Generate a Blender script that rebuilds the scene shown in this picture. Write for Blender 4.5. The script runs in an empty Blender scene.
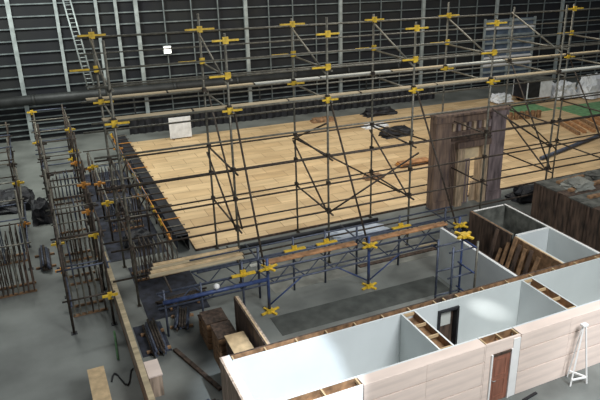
import bpy, bmesh, math, random
from mathutils import Vector, Matrix, Quaternion
rnd = random.Random(7)
S = bpy.context.scene
COL = S.collection

# ------------------------------------------------------------------ materials
def mat(name, c, rough=.7, metal=0., var=.18, scale=3., c2=None, stretch=(1, 1, 1), bump=0., fine=True):
    m = bpy.data.materials.new(name); m.use_nodes = True
    nt = m.node_tree; N = nt.nodes; L = nt.links
    b = N['Principled BSDF']; b.inputs['Roughness'].default_value = rough; b.inputs['Metallic'].default_value = metal
    tc = N.new('ShaderNodeTexCoord'); mp = N.new('ShaderNodeMapping'); mp.inputs['Scale'].default_value = stretch
    L.new(tc.outputs['Object'], mp.inputs['Vector'])
    n = N.new('ShaderNodeTexNoise'); n.inputs['Scale'].default_value = scale; n.inputs['Detail'].default_value = 5
    L.new(mp.outputs['Vector'], n.inputs['Vector'])
    r = N.new('ShaderNodeValToRGB')
    c2 = c2 or tuple(x * (1 - var * 1.6) for x in c)
    r.color_ramp.elements[0].position = .32; r.color_ramp.elements[1].position = .68
    r.color_ramp.elements[0].color = (*c2, 1); r.color_ramp.elements[1].color = (*[min(1, x * (1 + var * .5)) for x in c], 1)
    L.new(n.outputs['Fac'], r.inputs['Fac']); L.new(r.outputs['Color'], b.inputs['Base Color'])
    if bump:
        bp = N.new('ShaderNodeBump'); bp.inputs['Strength'].default_value = bump; bp.inputs['Distance'].default_value = .02
        L.new(n.outputs['Fac'], bp.inputs['Height']); L.new(bp.outputs['Normal'], b.inputs['Normal'])
    return m

def sheet_mat(name, c, c2, gap, w, h, rough=.65, gapw=.012, grain=6.):
    """Boards or sheets laid in a bond, each sheet with its own tone and some grain."""
    m = bpy.data.materials.new(name); m.use_nodes = True
    nt = m.node_tree; N = nt.nodes; L = nt.links
    b = N['Principled BSDF']; b.inputs['Roughness'].default_value = rough
    tc = N.new('ShaderNodeTexCoord')
    br = N.new('ShaderNodeTexBrick'); br.inputs['Scale'].default_value = 1
    br.inputs['Brick Width'].default_value = w; br.inputs['Row Height'].default_value = h
    br.inputs['Mortar Size'].default_value = gapw; br.inputs['Mortar Smooth'].default_value = .2
    br.inputs['Color1'].default_value = (*c, 1); br.inputs['Color2'].default_value = (*c2, 1); br.inputs['Mortar'].default_value = (*gap, 1)
    L.new(tc.outputs['Object'], br.inputs['Vector'])
    mp = N.new('ShaderNodeMapping'); mp.inputs['Scale'].default_value = (.25, 1, 1); L.new(tc.outputs['Object'], mp.inputs['Vector'])
    n = N.new('ShaderNodeTexNoise'); n.inputs['Scale'].default_value = grain * .2; n.inputs['Detail'].default_value = 8; L.new(mp.outputs['Vector'], n.inputs['Vector'])
    mr = N.new('ShaderNodeMapRange'); mr.inputs['From Min'].default_value = .3; mr.inputs['From Max'].default_value = .7; mr.inputs['To Min'].default_value = .72; mr.inputs['To Max'].default_value = 1.1
    L.new(n.outputs['Fac'], mr.inputs['Value'])
    mx = N.new('ShaderNodeMix'); mx.data_type = 'RGBA'; mx.blend_type = 'MULTIPLY'; mx.inputs[0].default_value = 1
    L.new(br.outputs['Color'], mx.inputs[6]); L.new(mr.outputs['Result'], mx.inputs[7])
    L.new(mx.outputs[2], b.inputs['Base Color'])
    return m

def glow(name, c, e):
    m = bpy.data.materials.new(name); m.use_nodes = True
    b = m.node_tree.nodes['Principled BSDF']; b.inputs['Base Color'].default_value = (*c, 1)
    b.inputs['Emission Color'].default_value = (*c, 1); b.inputs['Emission Strength'].default_value = e
    return m

M = dict(
    concrete=mat('concrete', (.19, .20, .183), .5, 0, .3, .35, bump=.1),
    deck=sheet_mat('deck_ply', (.70, .51, .285), (.56, .385, .20), (.28, .18, .09), 2.44, 1.22, gapw=.02),
    ply=mat('pale_ply', (.82, .67, .58), .6, 0, .12, 1.2, stretch=(.3, 1, 3)),
    plyend=mat('weathered_ply', (.50, .38, .29), .7, 0, .35, 2.5, stretch=(3, 3, .4)),
    timber=mat('timber', (.60, .43, .24), .65, 0, .2, 3, stretch=(1, 1, 1)),
    joist=mat('brown_timber', (.30, .17, .085), .7, 0, .35, 4),
    darkwood=mat('dark_timber', (.10, .062, .042), .75, 0, .5, 2.5, stretch=(2, 2, .4)),
    facade=mat('weathered_brown', (.205, .135, .092), .75, 0, .6, 2.0, c2=(.085, .058, .055), stretch=(2.5, 2.5, .3)),
    purple=mat('purple_brown', (.25, .19, .185), .75, 0, .4, 2., stretch=(2, 2, .4)),
    portal=mat('cream_timber', (.55, .40, .26), .6, 0, .3, 2.5, stretch=(2, 2, .5)),
    cream=mat('cream_paint', (.80, .62, .38), .6, 0, .15, 2),
    white=mat('white_lining', (.64, .67, .665), .3, 0, .04, .6),
    gloss=mat('white_gloss', (.58, .615, .60), .22, 0, .04, .6),
    whitepaint=mat('white_paint', (.85, .83, .80), .5, 0, .05, 2),
    reddoor=mat('red_brown_door', (.30, .12, .075), .45, 0, .25, 2, stretch=(3, 3, .5)),
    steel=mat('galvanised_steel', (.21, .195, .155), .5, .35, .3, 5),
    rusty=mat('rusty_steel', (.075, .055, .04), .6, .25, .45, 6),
    yellow=mat('yellow_paint', (.78, .50, .035), .5, 0, .25, 6),
    orange=mat('orange_paint', (.62, .26, .04), .55, 0, .25, 6),
    blue=mat('blue_paint', (.05, .08, .20), .45, .1, .3, 4),
    lattice=mat('lattice_steel', (.10, .115, .16), .5, .4, .3, 5),
    rail=mat('wall_rail_steel', (.22, .255, .255), .5, .4, .3, 1.2),
    post=mat('wall_post_steel', (.42, .47, .46), .5, .3, .25, 1.5),
    wall=mat('dark_cladding', (.014, .015, .0145), .85, 0, .5, .25, c2=(.007, .008, .013)),
    duct=mat('dark_duct', (.035, .037, .036), .55, .2, .3, 1),
    tarp=mat('black_sheet', (.016, .016, .02), .6, 0, .5, 2, bump=.5),
    netting=mat('navy_netting', (.028, .032, .05), .8, 0, .5, 2.5),
    board=mat('scaffold_board', (.50, .40, .25), .65, 0, .25, 1.5, stretch=(.3, 3, 3)),
    boardw=mat('bleached_board', (.56, .56, .50), .6, 0, .2, 1.5, stretch=(.3, 3, 3)),
    palesheet=mat('pale_blue_sheet', (.52, .57, .64), .4, 0, .15, 1.2, bump=.3),
    greystrip=mat('dark_grey', (.085, .09, .08), .8, 0, .25, 1.5),
    palegrey=mat('pale_grey', (.27, .27, .235), .6, 0, .3, .9),
    green=mat('green_felt', (.17, .36, .16), .8, 0, .3, 2),
    plastic=mat('white_wrap', (.80, .82, .84), .4, 0, .15, 2, bump=.5),
    greyroof=mat('grey_boarding', (.14, .14, .12), .7, 0, .5, 1.5),
    orangewood=mat('orange_timber', (.46, .23, .10), .65, 0, .35, 3),
    glass=mat('dull_glass', (.12, .16, .22), .12, 0, .3, .8),
    pane=mat('pale_pane', (.55, .56, .52), .15, 0, .1, 1),
    lamp=glow('lamp_face', (1, .97, .88), 4.),
)

# ------------------------------------------------------------------ object helpers
def prop(o, label=None, cat=None, group=None, kind=None):
    if label: o['label'] = label
    if cat: o['category'] = cat
    if group: o['group'] = group
    if kind: o['kind'] = kind
    return o
def thing(name, label, cat, loc=(0, 0, 0), group=None):
    o = bpy.data.objects.new(name, None); COL.objects.link(o); o.location = loc; o.empty_display_size = .3
    return prop(o, label, cat, group)
def wloc(p):
    v = Vector(p.location)
    while p.parent: p = p.parent; v += Vector(p.location)
    return v
def link(name, me, parent, loc, rot=None):
    o = bpy.data.objects.new(name, me); COL.objects.link(o)
    o.location = Vector(loc) - (wloc(parent) if parent else Vector())
    if rot is not None: o.rotation_mode = 'QUATERNION'; o.rotation_quaternion = rot
    if parent: o.parent = parent
    return o
CACHE = {}
def tube_me(r, ln, m, seg):
    k = (round(r, 4), round(ln, 2), m, seg)
    if k not in CACHE:
        bm = bmesh.new()
        bmesh.ops.create_cone(bm, cap_ends=True, segments=seg, radius1=r, radius2=r, depth=ln, matrix=Matrix.Translation((0, 0, ln / 2)))
        me = bpy.data.meshes.new('tube'); bm.to_mesh(me); bm.free(); me.materials.append(M[m])
        for f in me.polygons: f.use_smooth = len(f.vertices) == 4
        CACHE[k] = me
    return CACHE[k]
def tube(name, p, q, r, m, parent=None, seg=8):
    p, q = Vector(p), Vector(q); d = q - p
    return link(name, tube_me(r, d.length, m, seg), parent, p, d.to_track_quat('Z', 'Y'))
class MB:
    def __init__(s): s.bm = bmesh.new()
    def box(s, a, b):
        a, b = [min(x, y) for x, y in zip(a, b)], [max(x, y) for x, y in zip(a, b)]
        c = [(x + y) / 2 for x, y in zip(a, b)]; d = [y - x for x, y in zip(a, b)]
        bmesh.ops.create_cube(s.bm, size=1, matrix=Matrix.Translation(c) @ Matrix.Diagonal((*d, 1))); return s
    def bar(s, p, q, w, h, up=(0, 0, 1)):
        p, q = Vector(p), Vector(q); d = (q - p); x = d.normalized(); u = Vector(up); y = u.cross(x)
        if y.length < 1e-4: y = Vector((1, 0, 0)).cross(x)
        y.normalize(); z = x.cross(y)
        R = Matrix((x, y, z)).transposed().to_4x4()
        bmesh.ops.create_cube(s.bm, size=1, matrix=Matrix.Translation((p + q) / 2) @ R @ Matrix.Diagonal((d.length, w, h, 1))); return s
    def tube(s, p, q, r, seg=8):
        p, q = Vector(p), Vector(q); d = q - p
        bmesh.ops.create_cone(s.bm, cap_ends=True, segments=seg, radius1=r, radius2=r, depth=d.length,
                              matrix=Matrix.Translation((p + q) / 2) @ d.to_track_quat('Z', 'Y').to_matrix().to_4x4()); return s
    def done(s, name, m, parent=None, bevel=0.):
        if bevel: bmesh.ops.bevel(s.bm, geom=[e for e in s.bm.edges], offset=bevel, segments=1, affect='EDGES')
        vs = [v.co.copy() for v in s.bm.verts]
        lo = Vector((min(v.x for v in vs), min(v.y for v in vs), min(v.z for v in vs))); hi = Vector((max(v.x for v in vs), max(v.y for v in vs), lo.z))
        o = Vector(((lo.x + hi.x) / 2, (lo.y + hi.y) / 2, lo.z))
        bmesh.ops.translate(s.bm, verts=s.bm.verts, vec=-o)
        me = bpy.data.meshes.new(name); s.bm.to_mesh(me); s.bm.free(); me.materials.append(M[m])
        return link(name, me, parent, o)
def box(name, a, b, m, parent=None, bevel=0.): return MB().box(a, b).done(name, m, parent, bevel)
def lump(name, c, size, m, parent=None, seed=0, seg=3):
    """A draped, creased heap resting on the ground at c."""
    bm = bmesh.new(); bmesh.ops.create_cube(bm, size=1)
    bmesh.ops.subdivide_edges(bm, edges=bm.edges[:], cuts=seg, use_grid_fill=True)
    R = random.Random(seed)
    for v in bm.verts:
        k = .5 + v.co.z
        f = 1 - .28 * k
        v.co.x = v.co.x * f * size[0] + R.uniform(-.07, .07) * size[0]; v.co.y = v.co.y * f * size[1] + R.uniform(-.07, .07) * size[1]
        v.co.z = 0 if k < .01 else k * size[2] * R.uniform(.75, 1.05)
    me = bpy.data.meshes.new(name); bm.to_mesh(me); bm.free(); me.materials.append(M[m])
    return link(name, me, parent, c)
ORD = ['first', 'second', 'third', 'fourth', 'fifth', 'sixth', 'seventh', 'eighth', 'ninth', 'tenth']

# ------------------------------------------------------------------ the hall
o = box('floor', (-40, -12, -.3), (95, 62, 0), 'concrete'); prop(o, kind='structure')
YB = 61.
wall = box('wall_back', (-40, YB, 0), (95, YB + .4, 20), 'wall'); prop(wall, kind='structure')
for k, z in enumerate([.4, .9, 1.4, 1.9, 2.4, 2.9] + [4.55 + i * .98 for i in range(12)]):
    box('wall_rail', (-40, YB - .22, z), (95, YB - .1, z + .1), 'rail', wall)
for k in range(-3, 9):
    x = -.45 + 10.05 * k
    box('wall_post', (x - .17, YB - .5, 0), (x + .17, YB - .22, 20), 'post', wall)
for x in (3.1, 6.3, -3.6, 7.9):
    box('wall_stud', (x - .13, YB - .42, 3.9), (x + .13, YB - .22, 20), 'post', wall)
for k in range(34):
    x = 12.0 + 2.5 * k
    if abs((x + .45) / 10.05 - round((x + .45) / 10.05)) < .06: continue
    box('wall_stud', (x - .05, YB - .34, 0), (x + .05, YB - .22, 20), 'rail', wall)
# big dark duct along the wall, hung on brackets
d = thing('duct', 'long dark round duct running low along the dark back wall', 'duct', (15, YB - 1.2, 3.4))
tube('duct_run', (-20, YB - 1.2, 3.75), (36, YB - 1.2, 3.75), .42, 'duct', d, 20)
for x in (-15.7, -3.7, 8.3, 20.3, 32.3): MB().box((x, YB - 1.26, 0), (x + .12, YB - 1.14, 3.3)).done('duct_leg', 'duct', d)
for x in range(-18, 37, 6):
    tube('duct_collar', (x, YB - 1.2, 3.75), (x + .3, YB - 1.2, 3.75), .47, 'duct', d, 20)
    box('duct_bracket', (x + .05, YB - 1.2, 3.2), (x + .25, YB - .54, 3.34), 'rail', d)
bm = bmesh.new(); n = 150
ring = []
for i in range(n + 1):
    x = 7.5 + 33 * i / n; y = 58.7 + .12 * math.sin(i * 1.9) + .05 * math.sin(i * .7)
    ring.append([bm.verts.new((x, y, 0)), bm.verts.new((x, y, 1.45)), bm.verts.new((x, y + .03, 1.45)), bm.verts.new((x, y + .03, 0))])
for a, b in zip(ring[:-1], ring[1:]):
    for k in range(4): bm.faces.new((a[k], b[k], b[(k + 1) % 4], a[(k + 1) % 4]))
bm.faces.new(ring[0]); bm.faces.new(ring[-1][::-1]); bmesh.ops.recalc_face_normals(bm, faces=bm.faces)
me = bpy.data.meshes.new('cloth'); bm.to_mesh(me); bm.free(); me.materials.append(M['tarp'])
dr = thing('drape', 'low pleated black drape standing along the foot of the dark back wall', 'drape', (24, 58.7, 0))
link('cloth', me, dr, (0, 0, 0))
for i in range(12): box('drape_stand', (7.6 + 2.98 * i, 58.95, 0), (7.68 + 2.98 * i, 59.03, 1.42), 'rail', dr)
tube('drape_rail', (7.5, 58.95, 1.44), (40.5, 58.95, 1.44), .03, 'rail', dr)
# slatted louvre window in the back wall
lw = thing('louvre_window', 'tall louvred window with pale slats and dark blue glass in the back wall', 'window', (51.8, YB - .3, 1.0))
box('pane', (48.2, YB - .50, 1.0), (55.4, YB - .44, 8.0), 'glass', lw)
for x in (48.1, 51.8, 55.5): box('window_frame', (x - .13, YB - .68, .9), (x + .13, YB - .5, 8.1), 'post', lw)
for i in range(9):
    z = 1.1 + i * .84
    MB().bar((48.2, YB - .62, z), (55.4, YB - .62, z), .34, .1, up=(0, -.5, 1)).done('slat', 'whitepaint' if i in (2, 3, 4, 7) else 'post', lw)

wl = thing('wall_ladder', 'pale steel ladder propped high on the dark back wall above the duct', 'ladder', (5.0, 60.1, 4.2))
LA, LB = Vector((3.97, 60.2, 12.2)), Vector((4.9, 59.7, 4.22))
for dx in (-.28, .28): tube('stile', LB + Vector((dx, 0, 0)), LA + Vector((dx, 0, 0)), .07, 'post', wl)
for i in range(22):
    p = LB.lerp(LA, (i + .6) / 22); tube('rung', p - Vector((.28, 0, 0)), p + Vector((.28, 0, 0)), .035, 'post', wl)
# ------------------------------------------------------------------ timber deck
dk = thing('timber_deck', 'broad plywood deck covering the hall floor behind the tall scaffold', 'deck', (33, 44, 0))
DX, DY0, DY1, DZ = 6.9, 32.65, 55.8, .12
box('deck_top', (DX, DY0, .05), (62, DY1, DZ), 'deck', dk)
box('edge_board', (DX, DY0 - .06, 0), (62, DY0 - .005, DZ), 'darkwood', dk)
box('joist_frame', (DX + .02, DY0 + .02, 0), (61.9, DY1 - .02, .045), 'joist', dk)
# guard screen along the left edge of the deck
gs = thing('guard_screen', 'low black sheeted guard ledge with yellow clamps along the deck side', 'screen', (6.6, 44, 0))
box('sheet', (6.58, 32.9, .05), (6.62, 55.5, .98), 'tarp', gs); box('top_sheet', (5.98, 32.9, .94), (6.575, 55.5, .98), 'tarp', gs); box('side_sheet', (5.94, 32.9, .05), (5.975, 55.5, .98), 'netting', gs)
for i in range(11):
    y = 33.0 + i * 2.24
    tube('screen_post', (5.68, y, 0), (5.68, y, 1.25), .05, 'rusty', gs)
    MB().box((5.52, y - .5, .96), (5.63, y + .5, 1.05)).box((5.54, y - .09, .8), (5.63, y + .09, 1.2)).done('clamp', 'yellow' if i % 3 else 'orange', gs)
for i in range(20): tube('cross_tube', (5.5, 33.1 + i * 1.15, 1.02), (6.75, 33.1 + i * 1.15, 1.02), .035, ('rusty', 'steel', 'orange')[i % 3 if i % 4 else 0], gs)
tube('top_rail', (5.6, 32.9, 1.12), (5.6, 55.5, 1.12), .04, 'orange', gs)
tube('middle_rail', (5.6, 32.9, .55), (5.6, 55.5, .55), .04, 'rusty', gs)

# ------------------------------------------------------------------ tall birdcage scaffold in front of the deck
F, K = 28., 32.4
XS = [3, 8.05, 13, 17.95, 23, 28, 33, 38]
LIFT = [1.5, 3., 4.5, 6., 7.5, 9., 10.5, 12.]
sc = thing('tall_scaffold', 'tall steel tube scaffold with yellow brackets spanning the front of the plywood deck', 'scaffold', (20, 30, 0))
R1, R2 = .058, .05
std = {}
for Y in (F, K):
    for i, x in enumerate(XS):
        top = 12.3 + (.55 if (i + int(Y)) % 3 == 0 else .1)
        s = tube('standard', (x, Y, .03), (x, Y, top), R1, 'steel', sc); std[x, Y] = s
        box('base_plate', (x - .1, Y - .1, 0), (x + .1, Y + .1, .03), 'rusty', s)
    for z in LIFT:
        if z == 12. and Y == F: continue
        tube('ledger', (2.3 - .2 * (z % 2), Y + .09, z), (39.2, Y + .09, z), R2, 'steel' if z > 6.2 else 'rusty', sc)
for Y in (F, K):
    for z in (9.75, 11.25): tube('guard_rail', (2.4, Y + .09, z), (39.2, Y + .09, z), .036, 'steel', sc)
for i, x in enumerate(XS):
    for z in (3., 6., 9., 10.5) if i else (3., 4.5, 6., 7.5, 9., 10.5):
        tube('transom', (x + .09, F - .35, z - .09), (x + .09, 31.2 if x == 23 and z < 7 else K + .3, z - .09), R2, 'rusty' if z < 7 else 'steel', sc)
for i, x in enumerate(XS[:6]):
    tube('brace', (x - .09, K + .1, 12.05), (x - .09, F - .1, 10.2), R2, 'steel', sc)
for x in (8.05, 13, 17.95, 28):
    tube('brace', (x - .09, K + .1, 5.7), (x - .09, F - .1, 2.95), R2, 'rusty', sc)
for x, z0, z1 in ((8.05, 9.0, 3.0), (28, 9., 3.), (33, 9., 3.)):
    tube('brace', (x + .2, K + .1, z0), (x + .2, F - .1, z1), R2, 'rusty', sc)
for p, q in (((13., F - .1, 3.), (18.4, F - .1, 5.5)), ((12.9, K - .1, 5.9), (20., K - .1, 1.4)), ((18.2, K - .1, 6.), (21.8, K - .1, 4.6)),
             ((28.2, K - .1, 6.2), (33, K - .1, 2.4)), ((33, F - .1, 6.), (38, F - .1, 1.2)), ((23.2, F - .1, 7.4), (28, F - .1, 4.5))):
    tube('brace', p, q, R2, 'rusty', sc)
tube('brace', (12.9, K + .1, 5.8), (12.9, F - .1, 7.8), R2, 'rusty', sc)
for x, x2 in ((8.25, 8.3), (13.1, 13.7), (18.1, 19.0)):
    tube('raker', (x, F - .1, 8.9), (x2, 24.95, 2.3), R2, 'rusty', sc)
# couplers on every node of the lower lifts
cm = None
for (x, Y), s in std.items():
    for z in (3., 4.5, 6., 9.):
        if cm is None:
            b = MB().box((-.085, -.075, -.1), (.085, .14, .1)).box((-.12, -.03, -.04), (.12, .03, .04)); cm = b.done('coupler', 'rusty', s); proto = cm
            cm.location = (0, 0, 0); me = cm.data
        c = cm if cm.get('used') is None else cm.copy()
        if c is cm: cm['used'] = 1
        else: COL.objects.link(c)
        c.parent = s; c.rotation_mode = 'QUATERNION'
        c.location = s.rotation_quaternion.inverted() @ (Vector((x, Y, z)) - (wloc(sc) + s.location))
        c.rotation_quaternion = s.rotation_quaternion.inverted()
for o in list(bpy.data.objects):
    if 'used' in o: del o['used']
# yellow bracket arms near the top lifts
for Y in (F, K):
    for i, x in enumerate(XS):
        for z, off in ((12.1, 0.), (10.55, -.35 if Y == F else -.75), (8.95, .1)):
            L = (1.4, 1.0, 1.0)[int(z) % 3] * rnd.uniform(.85, 1.1)
            if (z < 10 and i % 2 and Y == K) or (i == 0 and z > 9 and Y == F) or (i > 3 and (i + int(z)) % 2): continue
            MB().box((x + off - L / 2, Y - .14, z - .03), (x + off + L / 2, Y - .06, z + .05)).box((x - .13, Y - .15, z - .14), (x + .13, Y - .05, z + .16)).done('bracket', 'yellow', sc)
# boards on the top walkway
rows = {K: 'far', F: 'near'}
for Y in (F, K):
    x = 2.35 if Y == K else 2.55
    n = 0
    while x < 38.5:
        L = 4.6 if n % 2 else 3.9
        kind = 'boardw' if (n in (2, 3, 5) and Y == K) or (n in (6,) and Y == F) else 'board'
        b = thing('scaffold_board', f"{'bleached' if kind == 'boardw' else 'tan'} board, {rows[Y]} side of top walkway, {ORD[n]} from the groundsheet end",
                  'board', (x, Y, 9.045), 'boards along the top scaffold walkway')
        tw = rnd.uniform(-.03, .03)
        box('plank', (x, Y + .16 + tw, 9.047), (x + L - .04, Y + .48 + tw, 9.11), kind, b)
        for e in (x - .004, x + L - .064): box('end_band', (e, Y + .155 + tw, 9.043), (e + .03, Y + .485 + tw, 9.115), 'rusty', b)
        x += L; n += 1

# ------------------------------------------------------------------ low blue lattice gantry
G = 24.8
lg = thing('lattice_gantry', 'low blue lattice beam gantry with yellow fittings in front of the tall scaffold', 'scaffold', (11, G, 0))
def lattice(name, x0, x1, Y, z0, z1, parent):
    t = tube(name, (x0, Y, z1), (x1, Y, z1), .05, 'lattice', parent)
    n = max(2, round((x1 - x0) / .75)); dx = (x1 - x0) / n
    q = t.rotation_quaternion
    def sub(nm, p, r):
        s = nm; s.parent = t
    # web and lower chord are sub-parts of the beam
    def child(name, p, r_, r, m):
        o = tube(name, p, r_, r, m)
        wo = o.location.copy(); wq = o.rotation_quaternion.copy()
        o.parent = t; o.location = q.inverted() @ (wo - (wloc(parent) + t.location)); o.rotation_quaternion = q.inverted() @ wq
    child('lower_chord', (x0, Y, z0), (x1, Y, z0), .05, 'lattice')
    b = MB()
    for i in range(n):
        a = (x0 + i * dx, Y, z0 if i % 2 else z1); c = (x0 + (i + 1) * dx, Y, z1 if i % 2 else z0)
        b.tube(a, c, .03, 6)
    o = b.done('web', 'lattice'); wo = o.location.copy()
    o.parent = t; o.location = q.inverted() @ (wo - (wloc(parent) + t.location)); o.rotation_mode = 'QUATERNION'; o.rotation_quaternion = q.inverted()
    return t
lattice('lattice_beam', 3.4, 19.4, G, 1.45, 2.2, lg)
lattice('lattice_beam', 5.2, 19.4, G + 1.3, 1.45, 2.2, lg)
for x in (8.4, 13.68, 19.1):
    tube('leg', (x, G, .04), (x, G, 2.75), .075, 'blue', lg)
    tube('leg', (x, G + 1.3, .04), (x, G + 1.3, 2.75), .06, 'lattice', lg)
    for z in (.0, 2.28):
        b = MB()
        for a in range(4):
            an = math.radians(20 + 90 * a); b.bar((x, G - .1, z + .05), (x + .5 * math.cos(an), G - .1 + .42 * math.sin(an), z + .05), .12, .07)
        b.box((x - .16, G - .26, z), (x + .16, G + .06, z + .13)); b.done('foot' if z == 0 else 'fitting', 'yellow', lg)
    tube('tie', (x, G - .2, 2.1), (x, F, 2.1), .042, 'lattice', lg)
for x, y in ((4.0, 0), (7.4, 0)):
    tube('tie', (x, G - .2, 2.27), (x, F - .2, 2.27), .045, 'rusty', lg)
for Y, z in ((G, 2.75), (G + 1.3, 2.75), (G + 1.3, .9)): tube('rail', (5.2, Y + .08, z), (19.6, Y + .08, z), .045, 'lattice', lg)
for x, Y in ((7.2, G), (11.9, G + 1.3), (10.2, G + 1.3), (16.2, G + 1.3)):
    tube('leg', (x, Y, 0), (x, Y, 2.9), .055, 'lattice', lg)
    MB().box((x - .55, Y - .3, 2.3), (x + .55, Y - .1, 2.36)).box((x - .12, Y - .2, 2.2), (x + .12, Y - .06, 2.5)).done('fitting', 'yellow', lg)
tube('blue_rail', (3.6, G - .15, 1.78), (8.3, G - .15, 1.78), .1, 'blue', lg)
for x in (3.7, 5.3):
    tube('leg', (x, G, .0), (x, G, 2.3), .05, 'lattice', lg)
for p, q in (((8.4, G, .3), (10.2, G, 1.5)), ((13.68, G, .3), (11.9, G, 1.5)), ((13.68, G, .3), (15.6, G, 1.5)), ((19.1, G, .3), (17.4, G, 1.5))):
    tube('brace', p, q, .04, 'blue', lg)
# stack of planks bridging the gantry and scaffold
for i in range(4):
    y = 26.1 + i * .34
    b = thing('plank', ['front edge plank', 'second plank from the front', 'third plank from the front', 'rearmost plank'][i] + ' in the row laid across the blue gantry ties', 'plank', (3.5, y, 2.3), 'planks across the gantry ties')
    box('plank_body', (3.35 + .12 * i, y, 2.315), (7.75 + .1 * (i % 2), y + .26, 2.38), 'timber' if i % 2 else 'board', b)
    for e in (3.34 + .12 * i, 7.70 + .1 * (i % 2)): box('end_band', (e, y - .004, 2.312), (e + .05, y + .264, 2.384), 'rusty', b)
# walkway planks between gantry rows
for i, (x0, x1) in enumerate(((8.5, 13.2), (13.8, 18.6))):
    b = box('walkway_plank', (x0, G + .32, 2.26), (x1, G + .72, 2.32), 'orangewood'); prop(b, ['long orange brown plank on the gantry nearest the plank row', 'long orange brown plank on the gantry nearest the white partition'][i], 'plank', 'orange brown gantry planks')
# second pair of blue legs by the white partition
ft = thing('tower_frame', 'slim blue and steel scaffold frame standing against the white courtyard partition', 'scaffold', (17.1, 21.8, 0))
for x, y, m in ((16.95, 21.7, 'blue'), (17.1, 20.75, 'steel'), (15.6, 21.7, 'lattice'), (15.75, 20.75, 'lattice')):
    tube('leg', (x, y, 0), (x, y, 3.5), .055, m, ft)
for z in (.6, 1.9, 3.2):
    tube('rung', (15.5, 21.62, z), (17.05, 21.62, z), .04, 'lattice', ft); tube('rung', (15.6, 20.83, z), (17.2, 20.83, z), .04, 'lattice', ft)
    tube('rung', (16.9, 20.6, z + .1), (16.9, 21.85, z + .1), .04, 'blue', ft)
b = MB()
for a in range(4):
    an = math.radians(20 + 90 * a); b.bar((16.95, 21.6, 3.48), (16.95 + .5 * math.cos(an), 21.6 + .5 * math.sin(an), 3.48), .14, .08)
b.box((16.75, 21.4, 3.4), (17.15, 21.8, 3.56)); b.done('fitting', 'yellow', ft)

# ------------------------------------------------------------------ scaffold towers and clutter at the left
def tower(label, x0, x1, ys, h, seed, lifts, name='scaffold_tower', g=0.):
    R = random.Random(seed)
    t = thing(name, label, 'scaffold', ((x0 + x1) / 2, sum(ys) / len(ys), 0))
    for x in (x0, x1):
        for y in ys:
            tube('standard', (x, y, .03 + g), (x, y, h + R.uniform(-.6, .4)), .055, R.choice(['steel', 'rusty', 'steel', 'rusty']), t)
            box('base_plate', (x - .13, y - .13, g), (x + .13, y + .13, .03 + g), 'tarp', t)
        for z in lifts: tube('ledger', (x + .09, ys[0] - .3, z), (x + .09, ys[-1] + .3, z), .042, R.choice(['rusty', 'steel', 'lattice']), t)
    for y in ys:
        for z in lifts:
            tube('transom', (x0 - .25, y + .09, z + .09), (x1 + .25, y + .09, z + .09), .042, R.choice(['rusty', 'steel', 'lattice']), t)
            if R.random() < .75:
                x = R.choice((x0, x1))
                b = R.choice(['yellow', 'rusty', 'orange', 'yellow'])
                MB().box((x - .33, y - .16, z + .0), (x + .33, y - .06, z + .1)).box((x - .1, y - .14, z - .14), (x + .1, y - .05, z + .2)).done('bracket', b, t)
    for a, b2 in zip(ys[:-1], ys[1:]):
        z = R.choice(lifts); tube('brace', (x0, a, .4), (x0, b2, z), .042, 'rusty', t); tube('brace', (x1, b2, .4), (x1, a, z), .042, 'rusty', t)
    return t
L1 = [1.5, 3., 4.5]
tower('near steel scaffold tower beside the low plywood screen, its dark feet on bare concrete', .0, 1.7, [26.9, 30.4, 33.6], 5.6, 3, L1)
tower('middle scaffold tower behind the near one, beside the dark groundsheet', .1, 1.9, [36., 39.2, 42.4], 5.6, 5, L1)
tower('far scaffold tower nearest the back wall beside the deck corner', -.1, 2.0, [45.2, 48.4, 51.6], 5.0, 8, L1)
tower('outer low scaffold tower on the open concrete away from the deck', -3.4, -1.5, [34.4, 37.4, 40.6], 4.3, 11, [1.4, 2.8])
tower('outer far scaffold tower on pale concrete near the back wall', -4.8, -2.0, [46.8, 50.0, 53.2], 3.6, 17, [1.2, 2.4, 3.3])
tower('narrow scaffold row over the dark groundsheet between the towers and the deck', 2.9, 5.0, [36., 39.5, 43., 46.5], 2.6, 13, [1.2, 2.4], g=.022)
# dark sheet on the floor and sheeted piles
o = box('groundsheet', (2.4, 33.3, .0), (5.45, 49.0, .02), 'netting'); prop(o, 'wide dark navy groundsheet on the concrete beside the plywood deck', 'groundsheet')
o = box('groundsheet', (3.15, 26.4, .0), (6.0, 32.2, .02), 'netting'); prop(o, 'smaller dark navy groundsheet under the end of the plank row', 'groundsheet')
o = box('groundsheet', (2.4, 23.7, .0), (3.6, 26.2, .02), 'netting'); prop(o, 'dark groundsheet beside the low plywood screen, in front of the blue gantry', 'groundsheet')
for i, (c, s, l) in enumerate((((-2.2, 44.8, 0), (2.6, 3.2, 1.0), 'black sheeted heap on the concrete beyond the outer low tower'),
                               ((-.6, 41.4, 0), (1.1, 2.0, 1.2), 'small black sheeted heap between the outer and middle towers'),
                               ((4.2, 34.9, .022), (1.6, 1.6, .7), 'black sheeted heap at the near end of the groundsheet'),
                               ((3.9, 41.2, .022), (1.2, 2.4, .7), 'black sheeted heap in the middle of the groundsheet'),
                               ((-4.9, 42.0, 0), (1.5, 2.6, .9), 'black sheeted heap farthest out on the open concrete'))):
    o = lump('sheeted_heap', c, s, 'tarp', None, 40 + i, 4); prop(o, l, 'heap', 'black sheeted heaps around the scaffold towers')
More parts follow.
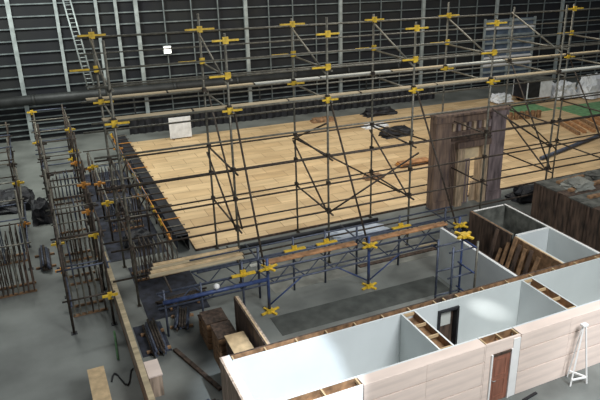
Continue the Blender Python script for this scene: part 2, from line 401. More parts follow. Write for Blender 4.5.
def frame_rack(label, x0, x1, y, seed, g=0.):
    R = random.Random(seed); t = thing('frame_rack', label, 'rack', ((x0 + x1) / 2, y, 0), 'racks of stored scaffold frames')
    box('bearer', (x0 - .1, y - .5, g), (x1 + .1, y - .4, g + .1), 'joist', t); box('bearer', (x0 - .1, y + .4, g), (x1 + .1, y + .5, g + .1), 'joist', t)
    n = int((x1 - x0) / .22)
    for i in range(n + 1):
        x = x0 + (x1 - x0) * i / n + R.uniform(-.03, .03); h = R.uniform(1.5, 2.1)
        b = MB().tube((x, y - .6, .13), (x, y - .6, h), .035, 6).tube((x, y + .6, .13), (x, y + .6, h), .035, 6)
        for z in (.15, .8, h - .05): b.tube((x, y - .6, z), (x, y + .6, z), .03, 6)
        b.done('stored_frame', R.choice(['rusty', 'steel', 'lattice', 'rusty', 'darkwood']), t)
    return t
frame_rack('rack of upright scaffold frames just in front of the outer low tower', -4.2, -1.4, 32.2, 2)
frame_rack('rack of upright scaffold frames between the near and middle towers', .2, 1.8, 34.8, 3)
frame_rack('rack of upright scaffold frames between the middle and far towers', .2, 2.0, 43.9, 4)
frame_rack('rack of upright scaffold frames at the near end of the dark groundsheet', 3.3, 5.4, 30.9, 5, .022)
frame_rack('rack of upright scaffold frames inside the outer low tower', -3.2, -1.7, 36.0, 6)
frame_rack('rack of upright scaffold frames inside the near tower', .2, 1.5, 28.8, 8)
frame_rack('rack of upright scaffold frames inside the near tower, at its far side', .2, 1.5, 32.0, 9)
frame_rack('rack of upright scaffold frames inside the middle tower', .3, 1.7, 38.0, 10)
frame_rack('rack of upright scaffold frames farthest out, beside the outer low tower', -6.2, -3.7, 36.6, 11)
frame_rack('rack of upright scaffold frames on the groundsheet inside the narrow row', 3.1, 4.8, 37.8, 12, .022)
frame_rack('rack of upright scaffold frames at the far end of the groundsheet', 3.1, 4.8, 44.7, 13, .022)
# bundles of tubes and fittings between towers and gantry
def tube_bundle(label, c, L, n, ang, m, seed):
    R = random.Random(seed)
    t = thing('tube_bundle', label, 'bundle', c, 'bundles of loose scaffold tube')
    dx, dy = math.cos(ang), math.sin(ang)
    box_h = .1
    for e in (-.3, .3):
        MB().bar((c[0] + dx * e * L - dy * .5, c[1] + dy * e * L + dx * .5, c[2] + .05), (c[0] + dx * e * L + dy * .5, c[1] + dy * e * L - dx * .5, c[2] + .05), .12, .1).done('bearer', 'joist', t)
    k = 0
    for lay in range(3):
        for j in range(n - lay):
            o = (j - (n - lay - 1) / 2) * .115
            sh = R.uniform(-.2, .2)
            z = c[2] + .155 + lay * .1
            tube('loose_tube', (c[0] - dx * (L / 2 + sh) - dy * o, c[1] - dy * (L / 2 + sh) + dx * o, z), (c[0] + dx * (L / 2 - sh) - dy * o, c[1] + dy * (L / 2 - sh) + dx * o, z), .05, R.choice([m, m, 'rusty', 'lattice']), t)
tube_bundle('bundle of rusty tubes on the concrete under the blue gantry end', (4.9, 27.4, .022), 2.2, 5, .08, 'rusty', 1)
tube_bundle('bundle of blue grey tubes lying just in front of the gantry end', (3.5, 19.1, 0), 1.6, 7, .15, 'lattice', 2)
tube_bundle('bundle of tubes pointing towards the deck beside the low plywood screen', (3.1, 24.6, .022), 2.4, 6, 1.57, 'lattice', 4)
tube_bundle('bundle of tubes lying beyond the near scaffold tower on the open concrete', (-.75, 35.0, 0), 2.6, 5, 1.57, 'rusty', 5)
tube_bundle('bundle of blue grey tubes on bare concrete under the blue rail', (4.5, 25.7, 0), 1.5, 6, 1.3, 'lattice', 6)
def crate(label, a, b, m='joist', m2='darkwood', grp='timber crates'):
    t = thing('timber_crate', label, 'crate', ((a[0] + b[0]) / 2, (a[1] + b[1]) / 2, a[2]), grp)
    n = max(2, int((b[2] - a[2]) / .28)); h = (b[2] - a[2] - .05) / n
    for i in range(n):
        z = a[2] + i * h
        MB().box((a[0], a[1], z), (b[0], a[1] + .04, z + h * .82)).box((a[0], b[1] - .04, z), (b[0], b[1], z + h * .82)).box((a[0], a[1] + .04, z), (a[0] + .04, b[1] - .04, z + h * .82)).box((b[0] - .04, a[1] + .04, z), (b[0], b[1] - .04, z + h * .82)).done('slat_ring', m2, t)
    for x in (a[0] + .045, b[0] - .105):
        for y in (a[1] + .045, b[1] - .105): box('corner_post', (x, y, a[2]), (x + .06, y + .06, b[2] - .05), m2, t)
    box('lid', (a[0] - .03, a[1] - .03, b[2] - .05), (b[0] + .03, b[1] + .03, b[2]), m, t)
crate('tan topped timber crate against the outside of the courtyard partition', (5.15, 19.1, 0), (5.85, 20.6, 2.1), 'timber', 'darkwood')
crate('tall dark timber crate beside the courtyard partition, behind the tan topped one', (5.05, 21.3, 0), (5.8, 22.4, 1.6), 'darkwood', 'joist')
crate('narrow dark crate just in front of the blue rail, behind the other crates', (5.0, 24.06, 0), (5.9, 24.5, .9), 'darkwood', 'joist')
crate('dark slatted crate at the far corner of the courtyard partition', (5.0, 23.0, 0), (5.9, 24.0, 1.3), 'darkwood', 'joist')
crate('small dark crate on concrete in front of the tan topped crate', (4.75, 18.58, 0), (5.02, 19.05, .7), 'joist', 'darkwood')
tl = thing('timber_length', 'dark length of timber lying on the concrete outside the courtyard partition', 'timber', (4.2, 21.8, 0))
MB().bar((3.7, 23.6, .06), (4.7, 20.2, .06), .16, .12).done('timber_body', 'darkwood', tl)
b = thing('ball_light', 'small white round light on the end of the blue gantry rail', 'light', (5.95, 24.6, 1.9))
bm = bmesh.new(); bmesh.ops.create_icosphere(bm, subdivisions=2, radius=.14); me = bpy.data.meshes.new('globe'); bm.to_mesh(me); bm.free(); me.materials.append(M['whitepaint'])
link('globe', me, b, (5.95, 24.62, 2.02)); tube('stem', (5.95, 24.64, 1.84), (5.95, 24.63, 1.95), .03, 'rusty', b)

# low plywood screen with a pale top rail, running towards the camera
ps = thing('low_screen', 'long low plywood screen with a pale timber top rail standing on bare concrete', 'screen', (2.1, 25.3, 0))
box('ply_face', (1.98, 18.9, .05), (2.03, 32.3, 1.06), 'plyend', ps); box('top_rail', (1.95, 18.85, 1.06), (2.17, 32.35, 1.14), 'board', ps); box('sole_plate', (1.96, 18.87, 0), (2.16, 32.33, .05), 'joist', ps)
for i in range(12): box('stud', (2.04, 19.0 + i * 1.2, .05), (2.14, 19.1 + i * 1.2, 1.06), 'joist', ps)
br = thing('ply_block', 'pale plywood box leaning on the near part of the low screen', 'box', (2.5, 21.4, 0))
box('box_body', (2.24, 20.9, 0), (2.7, 21.9, .93), 'plyend', br); box('box_lid', (2.21, 20.87, .93), (2.73, 21.93, .99), 'ply', br)
bx = thing('packing_case', 'long orange tan timber casing lying on the concrete in the open', 'casing', (.5, 20.4, 0))
box('casing_body', (.25, 18.2, 0), (.75, 22.3, .95), 'orangewood', bx); box('casing_lid', (.2, 18.15, .95), (.8, 22.35, 1.02), 'timber', bx)
for y in (18.14, 22.3): box('end_cleat', (.3, y, .1), (.7, y + .06, .9), 'joist', bx)
hs = tube('green_pole', (1.45, 24.0, .05), (1.6, 26.2, .05), .045, 'green'); prop(hs, 'thin green pole lying on the concrete beside the low plywood screen', 'pole')
cable = MB()
for i in range(10):
    cable.tube((1.0 + .09 * i, 22.6 + .5 * math.sin(i * .8), .03), (1.0 + .09 * (i + 1), 22.6 + .5 * math.sin((i + 1) * .8), .03), .03, 6)
prop(cable.done('cable', 'tarp'), 'thin black cable snaking beside the orange tan casing', 'cable')

# ------------------------------------------------------------------ the set of open-topped timber rooms
H = 2.7
def wall_x(name, label, x0, x1, ya, yb, front, back, step=.62, plate='timber', closed=None, z1=H, nog='joist'):
    """A hollow partition running along x between y = ya (nearer) and yb: two leaves, studs and noggins in the open cavity."""
    t = thing(name, label, 'partition', ((x0 + x1) / 2, (ya + yb) / 2, 0), 'partitions of the timber room set')
    th = .07
    box('near_lining', (x0, ya, 0), (x1, ya + th, z1), front, t); box('far_lining', (x0, yb - th, 0), (x1, yb, z1), back, t)
    box('sole_plate', (x0 + .01, ya + th, 0), (x1 - .01, yb - th, .06), 'darkwood', t)
    if closed: box('top_plate', (x0, ya + th, z1 - .04), (x1, yb - th, z1), closed, t)
    n = max(1, round((x1 - x0) / step))
    for i in range(n + 1):
        x = x0 + .03 + (x1 - x0 - .1) * i / n
        if not closed: box('noggin', (x, ya + th + .003, z1 - .14), (x + .05, yb - th - .003, z1 - .015), 'timber', t)
    if not closed:
        box('stud_core', (x0 + .01, ya + th + .002, .062), (x1 - .01, yb - th - .002, z1 - .3), nog, t)
        MB().box((x0 + .01, ya + th + .0005, z1 - .3), (x1 - .01, ya + th + .0025, z1 - .004)).box((x0 + .01, yb - th - .0025, z1 - .3), (x1 - .01, yb - th - .0005, z1 - .004)).done('stud_face', nog, t)
    return t
def wall_y(name, label, y0, y1, xa, xb, left, right, step=.62, closed=None, z1=H, nog='joist'):
    t = thing(name, label, 'partition', ((xa + xb) / 2, (y0 + y1) / 2, 0), 'partitions of the timber room set')
    th = .07
    box('near_lining', (xa, y0, 0), (xa + th, y1, z1), left, t); box('far_lining', (xb - th, y0, 0), (xb, y1, z1), right, t)
    box('sole_plate', (xa + th, y0 + .01, 0), (xb - th, y1 - .01, .06), 'darkwood', t)
    if closed: box('top_plate', (xa + th, y0, z1 - .04), (xb - th, y1, z1), closed, t)
    n = max(1, round((y1 - y0) / step))
    for i in range(n + 1):
        y = y0 + .03 + (y1 - y0 - .1) * i / n
        if not closed: box('noggin', (xa + th + .003, y, z1 - .14), (xb - th - .003, y + .05, z1 - .015), 'timber', t)
    if not closed:
        box('stud_core', (xa + th + .002, y0 + .01, .062), (xb - th - .002, y1 - .01, z1 - .3), nog, t)
        MB().box((xa + th + .0005, y0 + .01, z1 - .3), (xa + th + .0025, y1 - .01, z1 - .004)).box((xb - th - .0025, y0 + .01, z1 - .3), (xb - th - .0005, y1 - .01, z1 - .004)).done('stud_face', nog, t)
    return t
YF, YI, YS, YS2 = 14.95, 15.5, 18.12, 18.52
# front wall, plywood clad, in two lengths with two door bays
def clad(label, x0, x1):
    t = thing('front_partition', label, 'partition', ((x0 + x1) / 2, 15.2, 0), 'partitions of the timber room set')
    for i, (a, b) in enumerate(((.0, .97), (1.015, 1.97), (2.015, H))):
        x = x0
        while x < x1 - .01:
            xe = min(x1, x + 2.44)
            box('ply_sheet', (x + .004, YF, a), (xe - .004, YF + .05, b), 'ply', t); x = xe
    box('stud_core', (x0 + .01, YF + .052, 0), (x1 - .01, YI - .072, H - .06), 'joist', t)
    box('inner_lining', (x0, YI - .07, 0), (x1, YI, H), 'white', t)
    box('top_plate', (x0, YF + .05, H - .055), (x1, YI - .07, H), 'ply', t)
clad('plywood clad front partition between the two door bays', 8.15, 13.1)
clad('plywood clad front partition beyond the red brown door, behind the white trestle', 14.72, 25)
def bay(label, x0, x1, d0, d1, jamb_m):
    t = thing('door_bay', label, 'partition', ((x0 + x1) / 2, 15.2, 0), 'door bays of the front partition')
    ya, yb, th = YF + .02, YI, .07
    MB().box((x0, ya, 0), (d0, ya + th, H)).box((d1, ya, 0), (x1, ya + th, H)).box((d0, ya, 2.14), (d1, ya + th, H)).done('near_lining', jamb_m, t)
    MB().box((x0, yb - th, 0), (d0, yb, H)).box((d1, yb - th, 0), (x1, yb, H)).box((d0, yb - th, 2.14), (d1, yb, H)).done('far_lining', 'white', t)
    if jamb_m == 'ply': box('casing', (d1 + .072, ya - .03, 0), (x1, ya - .001, 2.6), 'whitepaint', t)
    for x in (d0 - .07, d1): box('jamb', (x, ya - .06, 0), (x + .07, yb + .02, 2.2), 'whitepaint', t)
    box('shadow_lintel', (d0 + .002, ya - .06, 2.12), (d1 - .002, yb + .02, 2.2), 'darkwood', t)  # dark colour paints the shadow line over the door
    n = 3
    for i in range(n):
        x = x0 + .02 + (x1 - x0 - .1) * i / (n - 1); box('noggin', (x, ya + th, H - .14), (x + .06, yb - th, H - .01), 'timber', t)
    MB().box((x0 + .01, ya + th + .0005, H - .3), (x1 - .01, ya + th + .0025, H - .004)).box((x0 + .01, yb - th - .0025, H - .3), (x1 - .01, yb - th - .0005, H - .004)).box((x0 + .01, ya + th + .003, H - .34), (x1 - .01, yb - th - .003, H - .3)).done('stud_face', 'joist', t)
    return t
bay('door bay with open joisted top around the red brown door', 13.122, 14.698, 13.45, 14.3, 'ply')
bay('white door bay with open joisted top nearest the end of the front partition', 5.522, 8.128, 6.3, 7.2, 'whitepaint')
def door(label, x0, x1, y, m):
    t = thing('door', label, 'door', ((x0 + x1) / 2, y, 0))
    lf = box('leaf', (x0, y, .015), (x1, y + .045, 2.1), m, t)
    for z in (.2, 1.15):
        MB().box((x0 + .14, y - .012, z), (x1 - .14, y, z + .06)).box((x0 + .14, y - .012, z + .72), (x1 - .14, y, z + .78)).box((x0 + .14, y - .012, z + .06), (x0 + .2, y, z + .72)).box((x1 - .2, y - .012, z + .06), (x1 - .14, y, z + .72)).done('moulding', m, t)
    tube('handle', (x0 + .08, y - .07, 1.02), (x0 + .2, y - .07, 1.02), .015, 'post', t); tube('spindle', (x0 + .09, y - .07, 1.02), (x0 + .09, y + .01, 1.02), .012, 'post', t)
    return t
door('closed red brown panelled door in the plywood front partition', 13.455, 14.295, YF + .02, 'reddoor')
door('closed pale door in the white end door bay', 6.305, 7.195, YF + .02, 'whitepaint')
# end wall, spine, dividers
wall_y('end_partition', 'weathered end partition of the room set facing the open concrete', YF + .02, 18.52, 4.36, 4.72, 'plyend', 'white', closed='ply')
box_c = thing('corner_partition', 'short pale plywood length of front partition at the end corner', 'partition', (5.1, 15.2, 0), 'partitions of the timber room set')
box('ply_sheet', (4.725, YF, 0), (5.495, YF + .05, H), 'plyend', box_c); box('inner_lining', (4.725, YI - .07, 0), (5.495, YI, H), 'white', box_c); box('top_plate', (4.725, YF + .05, H - .05), (5.495, YI - .07, H), 'ply', box_c)
wall_x('spine_partition', 'long white lined spine partition with brown open top behind the three front rooms', 4.73, 13.2, YS, YS2, 'white', 'darkwood', step=1.3)
wall_x('spine_partition', 'white lined spine partition carrying on behind the middle and far front rooms', 14.2, 26, YS, YS2, 'gloss', 'darkwood', step=1.3)
hd = thing('partition_header', 'white header piece of the spine partition over the dark inner doorway', 'partition', (13.7, 18.3, 2.36), 'partitions of the timber room set')
box('near_lining', (13.205, YS, 2.36), (14.195, YS + .07, H), 'gloss', hd); box('far_lining', (13.205, YS2 - .07, 2.36), (14.195, YS2, H), 'darkwood', hd); box('noggin', (13.6, YS + .07, 2.5), (13.66, YS2 - .07, 2.68), 'timber', hd)
dd = thing('inner_doorway', 'dark brown inner doorway with a pale pane in the back of the middle white room', 'doorway', (13.7, 18.1, 0))
MB().box((13.2, YS - .1, 0), (13.29, YS2, 2.36)).box((14.11, YS - .1, 0), (14.2, YS2, 2.36)).box((13.29, YS - .1, 2.27), (14.11, YS2, 2.36)).done('frame', 'tarp', dd)
box('leaf', (13.295, YS + .2, .02), (14.105, YS + .245, 2.26), 'darkwood', dd); box('pane', (13.5, YS + .18, 1.45), (13.98, YS + .2, 2.1), 'pane', dd)
wall_y('divider_partition', 'divider partition with three open brown bays between the end room and middle room', YI + .01, YS - .01, 11.45, 12.1, 'gloss', 'white', step=.85)
wall_y('divider_partition', 'divider partition with open brown bays between the middle room and the far room', YI + .01, YS - .01, 17.45, 18.05, 'white', 'white', step=.85)
for i, (a, b) in enumerate(((4.73, 11.44), (12.11, 17.44), (18.06, 25.9))):
    o = box('room_floor', (a, YI + .01, .0), (b, YS - .01, .03), 'whitepaint'); prop(o, ['pale floor sheet of the end white room', 'pale floor sheet of the middle white room', 'pale floor sheet of the far white room'][i], 'floor sheet')
# courtyard
wall_y('courtyard_partition', 'thin dark brown courtyard partition with a pale top edge by the crates', YS2 + .01, 22.3, 6.05, 6.24, 'darkwood', 'plyend', closed='timber')
wall_y('courtyard_partition', 'white faced courtyard partition running back from the spine behind the slim blue frame', YS2 + .01, 24.2, 17.45, 17.66, 'white', 'darkwood', closed='whitepaint')
o = box('dark_floor_strip', (8.2, 22.6, 0), (17.2, 24.2, .015), 'greystrip'); prop(o, 'long dark grey strip on the concrete beneath the blue gantry', 'mat')  # thin dark grey strip over part of the courtyard floor
o = lump('pale_sheet', (16.2, 30.75, 0), (3.6, 1.4, .2), 'palesheet', None, 71, 5); prop(o, 'crumpled pale blue sheet on the concrete before the deck edge', 'sheet')
o = tube('black_pipe', (8.0, 31.75, .12), (18.1, 31.75, .12), .12, 'tarp'); prop(o, 'long black pipe lying on the concrete along the deck edge', 'pipe')
for i, (x0, y, x1, m, l) in enumerate(((9.0, 29.3, 13.5, 'boardw', 'bleached plank on the concrete between the two scaffold rows'), (18.3, 29.6, 22.0, 'board', 'tan plank on the concrete beside the pale blue sheet'),
                                        (14.2, 26.7, 19.2, 'darkwood', 'dark plank on the concrete behind the blue gantry'), (18.4, 27.2, 23.5, 'board', 'tan plank on the concrete near the corridor end'))):
    o = box('loose_plank', (x0, y, 0), (x1, y + .3, .06), m); prop(o, l, 'plank', 'loose planks on the concrete')
o = box('pale_floor_band', (9.2, 26.2, 0), (19, 29.1, .012), 'palegrey'); prop(o, 'wide pale grey band on the concrete between the two scaffold rows', 'sheet')  # thin pale grey band over part of the floor
# rooms behind the spine at the far end
wall_y('corridor_partition', 'brown corridor partition with a pale cream top rail beside the small grey white room', YS2 + .01, 21.7, 20.1, 20.32, 'joist', 'white', closed='cream')
wall_y('store_partition', 'white lined partition on the outer side of the small grey white room', YS2 + .01, 21.9, 22.35, 22.6, 'gloss', 'darkwood', closed='whitepaint')
wall_y('store_partition', 'grey lined partition on the outer side of the farthest small room', 21.91, 25.3, 22.35, 22.6, 'greyroof', 'darkwood', closed='whitepaint')
wall_x('store_partition', 'short white partition closing the back of the small grey white room', 20.33, 22.34, 21.7, 21.9, 'white', 'white', closed='whitepaint')
wall_x('store_partition', 'short pale topped partition closing the farthest small room', 20.33, 22.34, 25.1, 25.3, 'greyroof', 'whitepaint', closed='whitepaint')
wall_y('store_partition', 'brown partition on the corridor side of the farthest small room', 22.0, 25.3, 20.1, 20.32, 'darkwood', 'greyroof', closed='joist')
for i, (c, s, m, l) in enumerate((((21.3, 23.6, 0), (1.6, 2.4, 1.4), 'greyroof', 'grey dusty heap inside the farthest small room'),
                                  ((18.8, 23.6, 0), (1.6, 1.0, 1.3), 'darkwood', 'dark brown heap of offcuts at the far mouth of the corridor'),
                                  ((21.2, 26.3, 0), (2.0, 1.1, 1.3), 'tarp', 'black sheeted heap behind the farthest small room'),
                                  ((29.7, 30.6, 0), (3.6, 1.6, .8), 'tarp', 'black sheeted heap at the deck edge beyond the facade'),
                                  ((34.6, 30.8, 0), (5.0, 1.5, .6), 'tarp', 'long black sheeted heap along the deck edge towards the far side'))):
    o = lump('sheeted_heap', c, s, m, None, 90 + i, 4); prop(o, l, 'heap', 'heaps around the corridor and deck edge')
R = random.Random(21)
for i in range(10):
    y = 18.9 + i * .42
    x = 18.0 + R.uniform(0, .5)
    t = MB().bar((19.0 + R.uniform(0, .3), y, .05), (19.98, y + R.uniform(0, .16), R.uniform(1.7, 3.0)), .18, .1).done('propped_timber', R.choice(['joist', 'darkwood', 'darkwood']))
    prop(t, f'dark propped timber in the corridor, {ORD[i]} counted back from the spine partition', 'timber', 'propped timbers in the corridor')
# brown boarded room further along
bo = thing('boarded_room', 'low dark brown boarded room with a grey boarded top near the deck edge', 'room', (29.5, 24, 0))
MB().box((26.5, 19.2, 0), (26.58, 27.4, 2.6)).done('side_wall', 'darkwood', bo); MB().box((26.58, 19.2, 0), (34, 19.28, 2.6)).done('front_wall', 'joist', bo); box('rear_wall', (26.58, 27.32, 0), (34, 27.4, 2.6), 'darkwood', bo)
for i in range(9): box('roof_board', (26.5, 19.2 + i * .91, 2.6), (34, 19.2 + i * .91 + .85, 2.66), 'greyroof' if i % 3 else 'darkwood', bo)
for i in range(7): box('wall_batten', (26.42, 19.4 + i * 1.2, 0), (26.498, 19.5 + i * 1.2, 2.6), 'darkwood', bo)
for i in range(6):
    y = 20.0 + i * 1.3
    t = MB().bar((27 + R.uniform(0, 1), y, 2.74), (31 + R.uniform(0, 2), y + R.uniform(-.3, .6), 2.74), .25, .14).done('roof_timber', R.choice(['joist', 'darkwood', 'greyroof']))
    prop(t, f'rough timber lying across the grey boarded top, {ORD[i]} from its near edge', 'timber', 'timbers on the boarded top')

for i, (c, sz) in enumerate((((28.2, 25.6, 2.66), (1.6, 1.4, .45)), ((30.6, 26.3, 2.66), (2.0, 1.2, .35)), ((27.5, 21.9, 2.66), (1.1, .7, .3)))):
    o = lump('dusty_heap', c, sz, ('palegrey', 'greyroof', 'tarp')[i], None, 200 + i, 4); prop(o, ['pale grey heap on the boarded top near its deck side', 'dusty grey heap on the boarded top behind the pale one', 'small black heap on the boarded top at its near side'][i], 'heap')
# white A-frame trestle against the front wall, and strip on the floor
tr = thing('trestle', 'white A-frame trestle standing before the plywood front partition', 'trestle', (17.6, 14.5, 0))
for p, q, n in (((17.68, 14.2, 0), (17.62, 14.62, 2.45), 'front_leg'), ((17.32, 14.86, 0), (17.5, 14.66, 2.45), 'rear_leg'), ((16.98, 14.35, 0), (17.55, 14.64, 2.4), 'side_leg')):
    MB().bar(p, q, .05, .05).done(n, 'whitepaint', tr)
MB().bar((17.34, 14.84, .28), (17.69, 14.22, .28), .05, .06).done('spreader', 'whitepaint', tr); MB().bar((17.02, 14.36, .28), (17.66, 14.24, .28), .05, .06).done('spreader', 'whitepaint', tr)
box('head_block', (17.44, 14.56, 2.42), (17.7, 14.74, 2.5), 'whitepaint', tr)
o = MB().bar((14.75, 14.5, .03), (15.5, 14.62, .03), .1, .06).done('batten', 'tarp'); prop(o, 'short black batten on the floor just past the red brown door', 'batten')

# ------------------------------------------------------------------ carved brown facade standing at the front of the deck
fa = thing('facade', 'tall weathered brown timber facade with a cream portal standing at the front of the deck', 'facade', (24.9, 32, 0))
y0, y1, zt = 31.7, 32.3, 6.3
x0, x1, px0, px1 = 22.05, 27.55, 23.75, 26.15
box('side_panel', (x0, y0, 0), (px0, y1, 4.4), 'facade', fa); box('side_panel', (px1, y0, 0), (x1, y1, 4.4), 'facade', fa); box('upper_panel', (x0, y0, 4.4), (x1, y1, zt), 'facade', fa)
for x, m in ((x0 - .05, 'facade'), (x1 - 1.25, 'purple')):
    p = box('pilaster', (x, y0 - .18, 0), (x + 1.15, y0 - .002, zt - .5), m, fa); box('capital', (x - .08, y0 - .3, zt - .5), (x + 1.23, y0 - .002, zt - .15), m, fa); box('plinth', (x - .06, y0 - .28, 0), (x + 1.21, y0 - .182, .6), m, fa)
box('cornice', (x0 - .1, y0 - .34, zt - .14), (x1 + .1, y1, zt), 'facade', fa)
box('frieze_ledge', (x0 + 1.12, y0 - .2, 4.55), (x1 - 1.27, y0 - .004, 4.7), 'darkwood', fa)
for i in range(8):
    x = px0 - .5 + i * .40
    box('dentil', (x, y0 - .16, 5.15), (x + .2, y0 - .004, 5.62), 'purple' if i % 2 else 'portal', fa)
box('frieze_rail', (x0 + 1.12, y0 - .1, 4.98), (x1 - 1.27, y0 - .004, 5.1), 'facade', fa)
for x in (px0 - .02, px1 - .5): box('portal_jamb', (x, y0 - .25, 0), (x + .52, y1 - .1, 4.0), 'portal', fa)
box('portal_head', (px0 - .12, y0 - .32, 4.0), (px1 + .12, y1 - .1, 4.38), 'facade', fa)
box('door_leaf', (px0 + .5, y0 + .1, 0), (px0 + 1.22, y0 + .18, 3.1), 'purple', fa)
box('door_leaf', (px0 + 1.5, y0 + .25, 0), (px1 - .5, y0 + .33, 1.4), 'portal', fa)
box('fan_panel', (px0 + .5, y0 + .12, 3.1), (px1 - .5, y0 + .2, 4.0), 'cream', fa)
for i in range(4): box('plank_strip', (x0 + 1.2 + .12 * i, y0 - .03, .1), (x0 + 1.25 + .12 * i, y0 - .002, 4.3), 'darkwood', fa)
for i in range(3): box('door_stile', (px0 + .52 + .24 * i, y0 + .06, .1), (px0 + .6 + .24 * i, y0 + .1, 3.0), 'portal', fa)

# ------------------------------------------------------------------ things on the deck
Z = DZ
wb = thing('white_board', 'white upright board standing at the back corner of the plywood deck', 'board', (11.4, 55.2, Z))
box('panel', (10.35, 55.0, Z + .1), (12.25, 55.06, Z + 1.95), 'plastic', wb)
for x in (10.6, 12.0): MB().bar((x, 55.1, Z), (x, 55.1, Z + 1.7), .07, .07).done('leg', 'joist', wb); 
MB().box((10.5, 54.8, Z), (10.7, 55.5, Z + .06)).box((11.9, 54.8, Z), (12.1, 55.5, Z + .06)).done('foot', 'joist', wb)
for i, (c, s, m, l) in enumerate((((28.9, 47.6, Z), (3.0, 1.6, .7), 'tarp', 'black heap of kit on the deck behind the scaffold'),
                                  ((28.6, 50.9, Z), (2.6, 1.0, .25), 'plastic', 'flat white sheet crumpled on the deck behind the black kit'),
                                  ((25.0, 54.9, Z), (2.4, 1.0, .4), 'joist', 'rust brown heap at the back edge of the deck'),
                                  ((31.2, 54.8, Z), (3.4, 1.4, .7), 'tarp', 'dark heap of cases at the far back edge of the deck'),
                                  ((21.5, 38.5, Z), (1.6, .8, .3), 'joist', 'low brown heap of offcuts on the open deck'))):
    o = lump('kit_heap', c, s, m, None, 120 + i, 4); prop(o, l, 'heap')
og = thing('orange_stack', 'small stack of orange boards on the deck just beside the brown facade', 'stack', (25.6, 40.0, Z))
for i in range(3): box('board', (24.4 + .1 * i, 39.4, Z + .1 * i), (27.2, 40.3, Z + .1 * i + .09), 'orange' if i == 1 else 'orangewood', og)
for i, (a, b, l) in enumerate((((43, 48.4), (48.3, 51.8), 'green felt mat on the far deck in front of the dark trailer'), ((48.9, 44.6), (55.5, 49.0), 'green felt mat on the far deck beside the orange joists'))):
    o = box('green_mat', (a[0], a[1], Z), (b[0], b[1], Z + .03), 'green'); prop(o, l, 'mat', 'green mats on the far deck')
tv = thing('box_trailer', 'small white box trailer with a dark open end at the far deck side', 'trailer', (48.6, 52.5, Z))
MB().box((47.5, 51.7, Z + .5), (50.9, 51.78, Z + 2.4)).box((47.5, 53.9, Z + .5), (50.9, 53.98, Z + 2.4)).box((50.82, 51.78, Z + .5), (50.9, 53.9, Z + 2.4)).done('body', 'plastic', tv)
box('roof', (47.4, 51.6, Z + 2.4), (51.0, 54.08, Z + 2.5), 'greyroof', tv); box('bed', (47.5, 51.7, Z + .4), (50.9, 53.98, Z + .5), 'joist', tv); box('open_end', (47.5, 51.78, Z + .5), (47.56, 53.9, Z + 2.4), 'tarp', tv)
box('side_door', (47.6, 51.66, Z + .6), (49.2, 51.7, Z + 2.3), 'tarp', tv)
for x in (48.2, 50.2):
    for y in (51.85, 53.6): tube('wheel', (x, y, Z + .3), (x, y + .22, Z + .3), .3, 'tarp', tv, 16)
for i, (c, s, l) in enumerate((((53.0, 52.2, Z), (2.6, 2.2, 1.7), 'white wrapped load beside the box trailer'), ((56.4, 51.0, Z), (3.2, 2.4, 2.4), 'tall white wrapped load beyond the first, near the orange joists'),
                               ((60.0, 52.5, Z), (3.0, 2.6, 2.0), 'white wrapped load farthest along the back of the deck'), ((45.6, 53.6, Z), (2.2, 1.6, .8), 'low white wrapped load in front of the dark trailer end'))):
    t = thing('wrapped_load', l, 'load', c, 'white wrapped loads at the back of the deck')
    lump('wrapping', (c[0], c[1], c[2] + .14), s, 'plastic', t, 150 + i, 4); MB().box((c[0] - s[0] * .4, c[1] - s[1] * .4, c[2]), (c[0] + s[0] * .4, c[1] - s[1] * .2, c[2] + .13)).box((c[0] - s[0] * .4, c[1] + s[1] * .2, c[2]), (c[0] + s[0] * .4, c[1] + s[1] * .4, c[2] + .13)).done('pallet', 'timber', t)
for i in range(9):
    x = 43.5 + i * .95
    o = MB().bar((x, 40.2 + .2 * (i % 2), Z + .13), (x + 1.4, 44.3, Z + .13), .3, .26).done('orange_joist', 'orangewood' if i % 3 else 'joist')
    prop(o, f'orange brown joist laid on the far deck, {ORD[i]} counted from the facade side', 'joist', 'joists laid on the far deck')
for i in range(6):
    x = 41.4 + i * .62
    o = box('timber_block', (x, 47.0 - .1 * i, Z), (x + .34, 47.4 - .1 * i, Z + .75), 'joist', None, .02); prop(o, f'upright brown block by the green mat, {ORD[i]} in its row from the facade', 'block', 'row of upright blocks')
o = tube('grey_pipe', (35.4, 36.2, Z + .161), (48, 39.9, Z + .161), .16, 'lattice'); prop(o, 'long dark grey pipe lying across the far deck', 'pipe')
fl = thing('floodlight', 'small lit white floodlight fixed to the dark back wall above the duct', 'light', (11.9, YB - .5, 6.9))
box('lamp_housing', (11.55, YB - .8, 6.75), (12.25, YB - .5, 7.45), 'post', fl); box('lamp_glass', (11.6, YB - .84, 6.8), (12.2, YB - .8, 7.4), 'lamp', fl); box('wall_arm', (11.85, YB - .5, 7.0), (11.95, YB - .2, 7.1), 'rusty', fl)

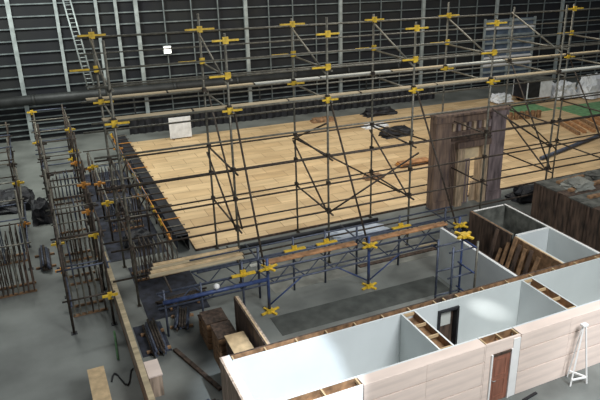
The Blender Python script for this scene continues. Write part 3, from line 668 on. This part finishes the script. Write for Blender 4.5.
# ------------------------------------------------------------------ light
W = bpy.data.worlds.new('hall_air'); S.world = W; W.use_nodes = True
bg = W.node_tree.nodes['Background']; bg.inputs['Color'].default_value = (.85, .93, 1, 1); bg.inputs['Strength'].default_value = .2
def area(name, loc, target, size, e, c=(1, 1, 1), size_y=None):
    l = bpy.data.lights.new(name, 'AREA'); l.energy = e; l.color = c; l.size = size
    if size_y: l.shape = 'RECTANGLE'; l.size_y = size_y
    o = bpy.data.objects.new(name, l); COL.objects.link(o); o.location = loc
    o.rotation_mode = 'QUATERNION'; o.rotation_quaternion = (Vector(target) - Vector(loc)).to_track_quat('-Z', 'Y'); return o
area('rooflight_deck', (30, 40, 24), (30, 44, 0), 10, 3300, (1, .95, .86), 8)
area('rooflight_deck_near', (14, 40, 24), (16, 44, 0), 8, 2050, (1, .95, .86), 8)
area('back_fill', (-2, 48, 20), (1, 57, 0), 6, 4200, (.95, 1, .95), 6)  # unseen fill light added to brighten the back left floor and wall
area('rooflight_rooms', (15, 2, 20), (13, 17, 0), 8, 6300, (.93, .97, 1), 6)
def spot(name, loc, tgt, e, ang, c, sq=False, blend=.15, r=.1):
    l = bpy.data.lights.new(name, 'SPOT'); l.energy = e; l.color = c; l.spot_size = math.radians(ang); l.spot_blend = blend; l.use_square = sq; l.shadow_soft_size = r
    o = bpy.data.objects.new(name, l); COL.objects.link(o); o.location = loc
    o.rotation_mode = 'QUATERNION'; o.rotation_quaternion = (Vector(tgt) - Vector(loc)).to_track_quat('-Z', 'Y'); return o
spot('patch_fill_spot', (5.0, 6, 15), (6.2, 18.1, .1), 17500, 19.5, (.78, .88, 1), False, .4)  # unseen spot added to throw the bright patch on the end room wall

spot('floor_fill_spot', (20, 7, 17), (19.5, 12.0, 0), 11000, 36, (.86, .92, 1), False, .8, .6)  # unseen overhead spot added to brighten the floor before the front partition
spot('highlight_fill_spot', (0, 12.5, 11), (15.75, 18.1, 1.75), 32000, 3.0, (1, 1, 1), False, 1.)  # unseen narrow spot added for the oval highlight on the middle room wall
# ------------------------------------------------------------------ camera
cam = bpy.data.cameras.new('camera'); co = bpy.data.objects.new('camera', cam); COL.objects.link(co)
cam.sensor_fit = 'HORIZONTAL'; cam.sensor_width = 36; cam.lens = 638 / 600 * 36; cam.shift_x = -45 / 600; cam.clip_end = 500
pit, yaw = math.radians(21.8), math.radians(26.5)
co.location = (0, 0, 16); co.rotation_euler = (math.pi / 2 - pit, 0, -yaw)
S.camera = co
S.view_settings.view_transform = 'Standard'; S.view_settings.look = 'None'; S.view_settings.gamma = 1; S.view_settings.use_curve_mapping = False
S.view_settings.exposure = 0.
